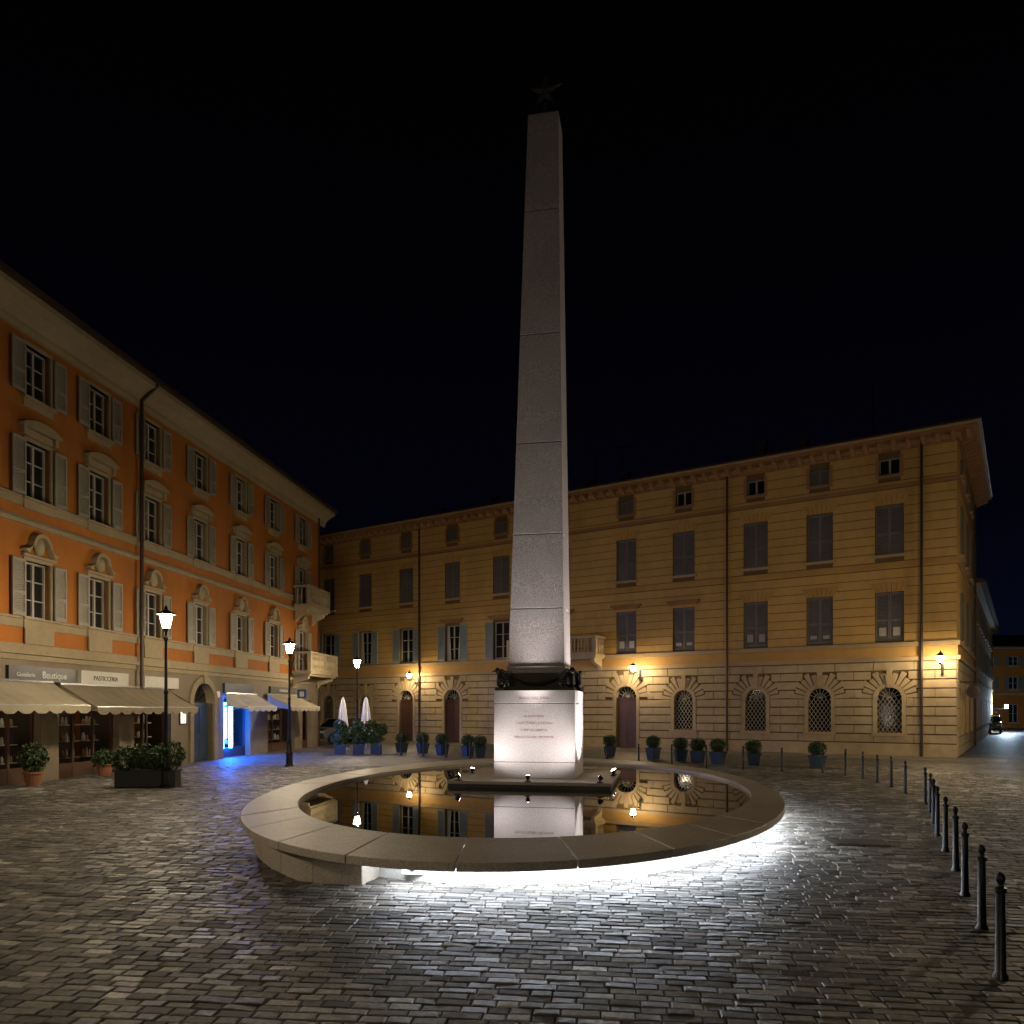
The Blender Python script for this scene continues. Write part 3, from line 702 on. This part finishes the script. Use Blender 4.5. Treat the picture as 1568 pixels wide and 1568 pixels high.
for i in range(n):
    t=2*pi*i/n; o=ell(*BAS,t); q=ell(BAS[0],BAS[1]-.3,BAS[2]-.2,BAS[3],t)
    V+=[(o[0],o[1],-.05),(o[0],o[1],.402),(q[0],q[1],.402),(q[0],q[1],-.05)]
    a=4*i;b_=4*((i+1)%n); F+=[(a,b_,b_+1,a+1),(a+1,b_+1,b_+2,a+2),(a+2,b_+2,b_+3,a+3)]
fb.add('basin_wall','basin_stone',V,F)
# lower step on the near left side, in blocks, tapering back into the wall at its end
NB=9; A0,A1=196,268
for kb in range(NB):
    V=[];F=[]; n=6
    for i in range(n+1):
        tt=(kb+i/n)/NB; t=radians(A0+(A1-A0)*(kb+(i/n)*.994+.003)/NB); q=ell(*BAS,t)
        gr=min(1,.55+tt*3.2); o=ell(BAS[0],BAS[1]+.88*gr,BAS[2]+.23,BAS[3],t)
        V+=[(o[0],o[1],.26),(q[0],q[1],.26),(q[0],q[1],.0),(o[0],o[1],.0)]
        if i<n:
            a=4*i;b_=a+4; F+=[(a,a+1,b_+1,b_),(a,b_,b_+3,a+3),(a+3,b_+3,b_+2,a+2)]
    F+=[(0,1,2,3),(4*n,4*n+1,4*n+2,4*n+3)]
    fb.add('lower_step','rim_stone',V,F)
t=radians(190); o=ell(*BAS,t)
fb.box('power_socket','white_paint',o[0]-.12,o[0]+.12,o[1]-.06,o[1]+.05,.1,.27); fb.prism('power_socket_port','iron',[(o[0]+.045*cos(2*pi*i/14),.185+.045*sin(2*pi*i/14)) for i in range(14)],o[1]-.075,o[1]-.061)
V=[];F=[]; th=[radians(56+(193-56)*i/70) for i in range(71)]
for t in th:
    o=ell(BAS[0],BAS[1]+.20,BAS[2]+.10,BAS[3],t); q=ell(BAS[0],BAS[1]+.24,BAS[2]+.13,BAS[3],t)
    V+=[(o[0],o[1],.40),(q[0],q[1],.40),(q[0],q[1],.385),(o[0],o[1],.385)]
for i in range(70):
    a=4*i;b_=a+4; F+=[(a,a+1,b_+1,b_),(a+1,a+2,b_+2,b_+1),(a+2,a+3,b_+3,b_+2),(a+3,a,b_,b_+3)]
fb.add('led_strip','led_strip',V,F)
fb.done(bevel={'rim_slabs':.008,'lower_step':.012})
V=[(*ell(INN[0],INN[1]+.15,INN[2]+.08,INN[3],2*pi*i/96),.44) for i in range(96)]
me=bpy.data.meshes.new('water'); me.from_pydata(V,[],[tuple(range(96))]); me.materials.append(MATS['water_surface']); o=bpy.data.objects.new('water',me); scn.collection.objects.link(o)

# ---------------------------------------------------------------- obelisk
OBX,OBY,OS=.62,16.95,1.114; OBZ=2-2*OS
ob=B('obelisk_monument',(OBX,OBY,OBZ),radians(-11)); ob.e.scale=(OS,OS,OS)
h=1.47
ob.box('plinth','plinth_shade_and_joint',-h,h,-h,h,.45,.66); ob.box('plinth_top','rim_stone',-h-.02,h+.02,-h-.02,h+.02,.661,.72)  # plinth sides carry their shade in the near-black colour
p=.765
for za,zb in ((.721,1.02),(1.026,2.12),(2.126,2.37)):
    ob.box('pedestal','pedestal_stone',-p,p,-p,p,za,zb)
ob.box('pedestal_core','plinth_shade_and_joint',-p+.01,p-.01,-p+.01,p-.01,.8,2.3)
ob.box('socle','bronze',-.66,.66,-.66,.66,2.371,2.43); ob.box('socle','bronze',-.585,.585,-.585,.585,2.431,2.70); 
ob.box('socle','granite',-.56,.56,-.56,.56,2.70,2.83)
zs=[2.831,3.93,5.35,7.1,9.2,11.6,13.5]
lean=lambda z:.10*(z-2.83)/10.67
HW=lambda z:.535-.24*(z-2.83)/10.67
for za,zb in zip(zs,zs[1:]):
    V=[]
    for z in (za+.008,zb-.008):
        w=HW(z); l=lean(z); V+=[(l-w,-w,z),(l+w,-w,z),(l+w,w,z),(l-w,w,z)]
    ob.add('shaft','granite',V,[(0,1,2,3),(4,5,6,7),(0,1,5,4),(1,2,6,5),(2,3,7,6),(3,0,4,7)])
V=[]
for z in (2.84,13.49):
    w=HW(z)-.012; l=lean(z); V+=[(l-w,-w,z),(l+w,-w,z),(l+w,w,z),(l-w,w,z)]
ob.add('shaft_core','plinth_shade_and_joint',V,[(0,1,2,3),(4,5,6,7),(0,1,5,4),(1,2,6,5),(2,3,7,6),(3,0,4,7)])
w=.293; l=.1
ob.add('pyramidion','granite',[(l-w,-w,13.5),(l+w,-w,13.5),(l+w,w,13.5),(l-w,w,13.5),(l,0,13.72)],[(0,1,4),(1,2,4),(2,3,4),(3,0,4)])
ob.rev('star_post','star_bronze',(l,0,0),[(.10,13.64),(.06,13.70),(.03,13.76),(.03,13.9)],10)
pts=[]
for i in range(10):
    r=.36 if i%2==0 else .125; a=pi/2+pi*i/5; pts.append((l+r*cos(a),14.12+r*sin(a)))
V=[(x_,-.02,z_) for x_,z_ in pts]+[(l,-.075,14.12),(l,.075,14.12)]
ob.add('star','star_bronze',V,[(i,(i+1)%10,10) for i in range(10)]+[(i,(i+1)%10,11) for i in range(10)])
for sx in (-1,1):
    for sy in (-1,1):
        cx,cy=sx*.66,sy*.66; dx,dy=sx*.7071,sy*.7071
        ob.blob('eagle_body','bronze',(cx,cy,2.56),(.09,.09,.16),10,6)
        ob.blob('eagle_head','bronze',(cx+dx*.07,cy+dy*.07,2.74),(.05,.05,.06),8,5)
        ob.tube('eagle_beak','bronze',(cx+dx*.1,cy+dy*.1,2.745),(cx+dx*.19,cy+dy*.19,2.71),.022,.004)
        for ax,ay in ((-sx,0),(0,-sy)):
            for k in range(6):
                a0=(cx+dx*.03,cy+dy*.03,2.66-.03*k)
                a1=(cx+ax*(.10+.03*k)+dx*.10,cy+ay*(.10+.03*k)+dy*.10,2.76-.05*k)
                a2=(cx+ax*(.26-.02*k)+dx*.06,cy+ay*(.26-.02*k)+dy*.06,2.66-.055*k)
                ob.tube('eagle_wings','bronze',a0,a1,.026,.022); ob.tube('eagle_wings','bronze',a1,a2,.022,.006)
        ob.box('eagle_feet','bronze',cx-.09,cx+.09,cy-.09,cy+.09,2.372,2.42)
for (ax,ay,nx,ny) in ((1,0,0,-1),(1,0,0,1),(0,1,1,0),(0,1,-1,0)):
    prev=None
    for k in range(13):
        t=-1+2*k/12; z=2.50+.10*t*t*1.1-.02
        pnt=(ax*t*.42+nx*.62,ay*t*.42+ny*.62,z)
        if prev: ob.tube('garland','bronze',prev,pnt,.022+.018*(1-abs(t)))
        prev=pnt
ob.text('REGGIO NELL EMILIA','inscription',(0,-p-.002,2.20),(radians(90),0,0),.06,.0005)
for i,txt in enumerate(('AI SUOI FIGLI','CADUTI PER LA PATRIA','E PER LA LIBERTA','MDCCCXLVIII - MCMXVIII')):
    ob.text(txt,'inscription',(0,-p-.002,1.86-.13*i),(radians(90),0,0),.065,.0005)
ob.done(smooth=('eagle_body','eagle_head','eagle_wings','garland'),bevel={'pedestal':.008,'shaft':.006,'plinth_top':.01})
def spot(lx,ly,lz,tx,ty,tz,power,ang,col=(1,.94,.92),blend=1.,size=.06):
    from mathutils import Vector, Matrix
    R=Matrix.Rotation(radians(-11),4,'Z'); o=Vector((OBX,OBY,OBZ))
    p0=o+R@(Vector((lx,ly,lz))*OS); p1=o+R@(Vector((tx,ty,tz))*OS); d=(p1-p0).normalized()
    b=B('uplight',tuple(p0),0)
    b.box('foot','iron',-.06,.06,-.05,.05,-.10,-.085); b.tube('stem','iron',(0,0,-.085),(0,0,-.04),.02)
    b.tube('housing','iron',tuple(-d*.06),tuple(d*.02),.035,.05,10); b.tube('lens','spot_lens',tuple(d*.021),tuple(d*.024),.042,.042,10)
    b.done()
    L=bpy.data.lights.new('uplight_beam','SPOT'); L.energy=power; L.spot_size=radians(ang); L.spot_blend=blend; L.color=col; L.shadow_soft_size=size
    q=bpy.data.objects.new('uplight_beam',L); q.parent=b.e; q.location=d*.04; q.rotation_euler=d.to_track_quat('-Z','Y').to_euler(); scn.collection.objects.link(q)
spot(-1.28,-1.43,.815, .15,-.77,1.75, 205,80)
spot(1.28,-1.43,.815, -.15,-.77,1.75, 205,80)
spot(.0,-1.44,.815, .0,-.50,7.0, 1350,42)
spot(-1.40,.1,.815, -.45,0,6, 400,55)
spot(1.42,.0,.815, .6,0,2.6, 560,110)
spot(1.42,.35,.815, .42,0,6.5, 1800,44)

# ---------------------------------------------------------------- street lamps
lm=B('street_lamp',(-8.83,19.77,0))
lm.rev('base','iron',(0,0,0),[(.17,0),(.17,.06),(.12,.1),(.11,.45),(.14,.48),(.09,.55),(.07,.9),(.085,.93),(.05,1.0)],12)
lm.rev('pole','iron',(0,0,0),[(.05,1.0),(.042,2.4),(.06,2.43),(.06,2.47),(.04,2.5),(.034,3.75),(.06,3.8),(.06,3.84),(.03,3.88),(.03,3.98)],10)
lm.rev('cradle','iron',(0,0,0),[(.03,3.98),(.07,4.06),(.08,4.09)],10)
lm.rev('lantern_glass','lamp_glow',(0,0,0),[(.08,4.095),(.15,4.36),(.145,4.42)],8)
for k in range(4):
    a=pi/4+pi/2*k; lm.tube('lantern_frame','iron',(.09*cos(a),.09*sin(a),4.08),(.165*cos(a),.165*sin(a),4.40),.008,seg=4)
lm.rev('lantern_cap','iron',(0,0,0),[(.25,4.425),(.24,4.45),(.10,4.53),(.05,4.55),(.045,4.60),(.005,4.68)],10)
lm.done(smooth=('base','pole','lantern_cap'))
for x,y in ((-7.85,27.3),(-7.5,37.6),(-9.6,6.5),(-2.5,-7)): lm.copy((x,y,0))
for x,y in ((17,19.5),(25,23.5)): lm.copy((x,y,0),0,('lamp_glow','added_lamp_glow'))  # unseen lamps added out of frame on the right to light the palazzo

# ---------------------------------------------------------------- bollards
bo=B('bollard',(3.62,5.74,0))
bo.rev('post','bollard_iron',(0,0,0),[(.055,0),(.052,.035),(.038,.06),(.031,.64),(.042,.65),(.042,.68),(.024,.69),(.018,.71),(.03,.735),(.033,.755),(.024,.785),(.005,.80)],14)
bo.done(smooth=('post',))
bl=[(4.26,7.02),(4.85,8.29),(5.48,9.56),(6.1,10.9),(6.7,12.2),(7.35,13.5),(8.1,15.0),(8.75,16.4),(9.35,18.4),(9.75,19.9),(10.0,21.2),(10.15,22.4),(10.12,23.5),(9.75,24.3)]
x,y=9.75,24.3
for k in range(16):
    x-=.8345*1.25; y+=.551*1.25; bl.append((x,y))
for p_ in bl: bo.copy((p_[0],p_[1],0))

# ---------------------------------------------------------------- planters
def boxball():
    b=B('boxwood_planter',(10.4,26.4,0))
    V=[];w0,w1=.17,.23
    for w_,z in ((w0,0),(w1,.45),(w1-.03,.45),(w1-.04,.38)):
        V+=[(-w_,-w_,z),(w_,-w_,z),(w_,w_,z),(-w_,w_,z)]
    F=[(0,1,2,3)]
    for j in range(3):
        for i in range(4): F.append((4*j+i,4*j+(i+1)%4,4*j+4+(i+1)%4,4*j+4+i))
    F.append((12,13,14,15)); b.add('pot','planter_blue',V,F)
    b.box('pot_lip','planter_blue',-w1-.02,w1+.02,-w1-.02,-w1,.40,.455)
    b.tube('stem','dark_wood',(0,0,.38),(0,0,.55),.025)
    b.blob('foliage_core','foliage_dark',(0,0,.68),(.24,.24,.2))
    b.leaves('leaf_clumps',['foliage_dark','foliage_dark','foliage_light'],(0,0,.68),(.29,.29,.25),1100,.035)
    return b.done()
bx=boxball()
for i,(x,y) in enumerate(((8.7,27.9),(7.6,28.6),(7.05,29.4),(6.6,30.3),(5.76,31.6),(4.2,33.2),(-1.35,32.6),(-1.9,33.4),(-3.1,34.4),(-4.1,35.5),(-5.2,36.5))): bx.copy((x,y,0),random.uniform(0,3))
hp=B('hedge_planter',(-9.35,19.9,0),radians(4))
hp.box('trough','planter_black',-.75,.75,-.22,.22,.03,.42); hp.box('trough_lip','planter_black',-.78,.78,-.25,.25,.42,.46)
for sx in (-.6,.6): hp.box('foot','planter_black',sx-.06,sx+.06,-.15,.15,0,.03)
for k in range(4): hp.tube('stem','dark_wood',(-.55+.37*k,0,.4),(-.5+.36*k,.02,.75),.018)
hp.blob('foliage_core','foliage_dark',(0,0,.72),(.62,.2,.25))
for cx,cz,r_ in ((-.55,.72,.32),(-.15,.82,.3),(.2,.74,.3),(.55,.84,.34)): hp.leaves('leaf_clumps',['foliage_dark','foliage_light'],(cx,0,cz),(r_,.3,r_),1100,.05)
hp.done(bevel={'trough':.01})
pl=B('shrub_planter',(-6.9,35.3,0),.2)
for k in range(3):
    cx=-.9+.8*k; pl.box('pots','planter_blue',cx-.25,cx+.25,-.25,.25,0,.42)
    pl.tube('stem','dark_wood',(cx,0,.4),(cx,0,.9),.02); pl.blob('foliage_core','foliage_dark',(cx,0,.8),(.3,.25,.28),10,6)
    for j in range(5): 
        pl.leaves('leaf_clumps',['foliage_dark','foliage_light','foliage_light'],(cx+random.uniform(-.3,.3),random.uniform(-.2,.2),.65+.17*j),(.36-.03*j,.3,.2),240,.08)
pl.done()
for nm,x,y,s_ in (('potted_plant',-12.55,20.3,1.0),('potted_plant',-12.3,23.4,.7)):
    pp=B(nm,(x,y,0)); pp.rev('pot','terracotta',(0,0,0),[(.16,0),(.22,.32),(.25,.33),(.25,.38),(.21,.38),(.2,.33)],14)
    pp.tube('stem','dark_wood',(0,0,.3),(.02,0,.8*s_),.02); pp.leaves('leaf_clumps',['foliage_dark','foliage_light'],(0,0,.75*s_),(.33,.33,.38*s_),700,.06); pp.blob('foliage_core','foliage_dark',(0,0,.75*s_),(.22,.22,.26*s_),8,5); pp.done()

# ---------------------------------------------------------------- parasols
def parasol(x,y,s=1.):
    b=B('closed_parasol',(x,y,0))
    b.box('base','steel',-.3,.3,-.3,.3,0,.08); b.tube('pole','white_paint',(0,0,.08),(0,0,2.65*s),.025)
    prof=[(.05,2.6),(.09,2.45),(.14,2.1),(.19,1.5),(.24,1.0),(.27,.72),(.20,.60)]
    V=[];F=[];n=32
    for r,z in prof:
        for i in range(n):
            a=2*pi*i/n; rr=r*(1+.28*cos(8*a)+.05*sin(3*a+z*2)); V.append((rr*cos(a),rr*sin(a),z*s))
    for j in range(len(prof)-1):
        for i in range(n): F.append((j*n+i,j*n+(i+1)%n,(j+1)*n+(i+1)%n,(j+1)*n+i))
    F.append(tuple(range(n))); b.add('folded_canopy','canvas_white',V,F); b.rev('strap','canvas_beige',(0,0,0),[(.235,1.2),(.235,1.26)],16); b.rev('finial','steel',(0,0,0),[(.03,2.62*s),(.03,2.68*s),(.005,2.72*s)],8)
    b.done(smooth=('folded_canopy',))
parasol(-8.6,39.4); parasol(-7.35,39.0,1.0)

# ---------------------------------------------------------------- cars
def car(x,y,rot):
    b=B('parked_car',(x,y,0),rot)
    body=[(-2.05,.35),(-2.1,.6),(-2.0,.85),(-1.85,.95),(-.95,1.0),(1.7,1.02),(1.98,.95),(2.08,.7),(2.05,.38),(1.75,.3),(1.72,.5),(1.5,.68),(1.25,.68),(1.03,.5),(1.0,.28),(-1.0,.28),(-1.03,.5),(-1.25,.68),(-1.5,.68),(-1.72,.5),(-1.75,.32)]
    b.prism('body','car_paint',body,-.88,.88)
    cab=[(-.95,1.0),(-.35,1.45),(.2,1.54),(1.2,1.5),(1.72,1.25),(1.85,1.02)]
    n=len(cab)
    V=[(p_[0],-.85+(p_[1]-1)*.28,p_[1]) for p_ in cab]+[(p_[0],.85-(p_[1]-1)*.28,p_[1]) for p_ in cab]
    b.add('cabin_glass','glass_dark',V,[tuple(range(n)),tuple(range(n,2*n))]+[(i,(i+1)%n,(i+1)%n+n,i+n) for i in range(n)])
    b.prism('roof_panel','car_paint',[(-.38,1.44),(.2,1.56),(1.22,1.52),(1.3,1.46),(.2,1.5)],-.72,.72)
    for sx in (-.9,.45,1.3):
        for sy in (-1,1): b.tube('pillars','car_paint',(sx+.0,sy*.86,1.0),(sx+(.55 if sx<0 else 0),sy*.73,1.48),.03)
    for sx in (-1.37,1.37):
        for sy in (-1,1):
            b.tube('wheels','tyre',(sx,sy*.72,.32),(sx,sy*.9,.32),.32,seg=20); b.tube('hubs','steel',(sx,sy*.9,.32),(sx,sy*.91,.32),.19,seg=12)
    for sy in (-1,1):
        b.box('headlights','white_paint',-2.07,-1.98,min(sy*.5,sy*.82),max(sy*.5,sy*.82),.66,.8); b.box('taillights','terracotta',1.98,2.07,min(sy*.6,sy*.84),max(sy*.6,sy*.84),.72,.92)
        b.box('mirrors','car_paint',-.75,-.6,min(sy*.88,sy*1.02),max(sy*.88,sy*1.02),.98,1.1)
    b.box('number_plate','white_paint',-2.12,-2.1,-.26,.26,.42,.53)
    b.done(bevel={'body':.05,'roof_panel':.02})
car(-10.2,46.2,radians(55)); car(41.0,66.5,radians(57))

# ---------------------------------------------------------------- world
w=bpy.data.worlds.new('World'); scn.world=w; w.use_nodes=True; nt=w.node_tree; N=nt.nodes; L=nt.links
bg=N['Background']; tc=N.new('ShaderNodeTexCoord'); sp=N.new('ShaderNodeSeparateXYZ'); L.new(tc.outputs['Generated'],sp.inputs[0])
rp=N.new('ShaderNodeValToRGB'); e=rp.color_ramp.elements; e[0].position=0; e[0].color=(.0022,.0032,.0110,1); e[1].position=.65; e[1].color=(.0004,.0004,.0005,1)
k=rp.color_ramp.elements.new(.22); k.color=(.0008,.0009,.0029,1)
L.new(sp.outputs[2],rp.inputs[0])
L.new(rp.outputs[0],bg.inputs[0]); bg.inputs[1].default_value=1.0
# ---------------------------------------------------------------- camera
cam=bpy.data.cameras.new('camera'); co=bpy.data.objects.new('camera',cam); scn.collection.objects.link(co)
co.location=(0,0,2.0); co.rotation_euler=(radians(90),0,0); cam.sensor_width=36; cam.lens=27.23; cam.shift_y=303/1568; cam.clip_end=1500; cam.clip_start=.1
scn.camera=co
scn.view_settings.view_transform='Standard'; scn.view_settings.look='None'; scn.view_settings.exposure=0
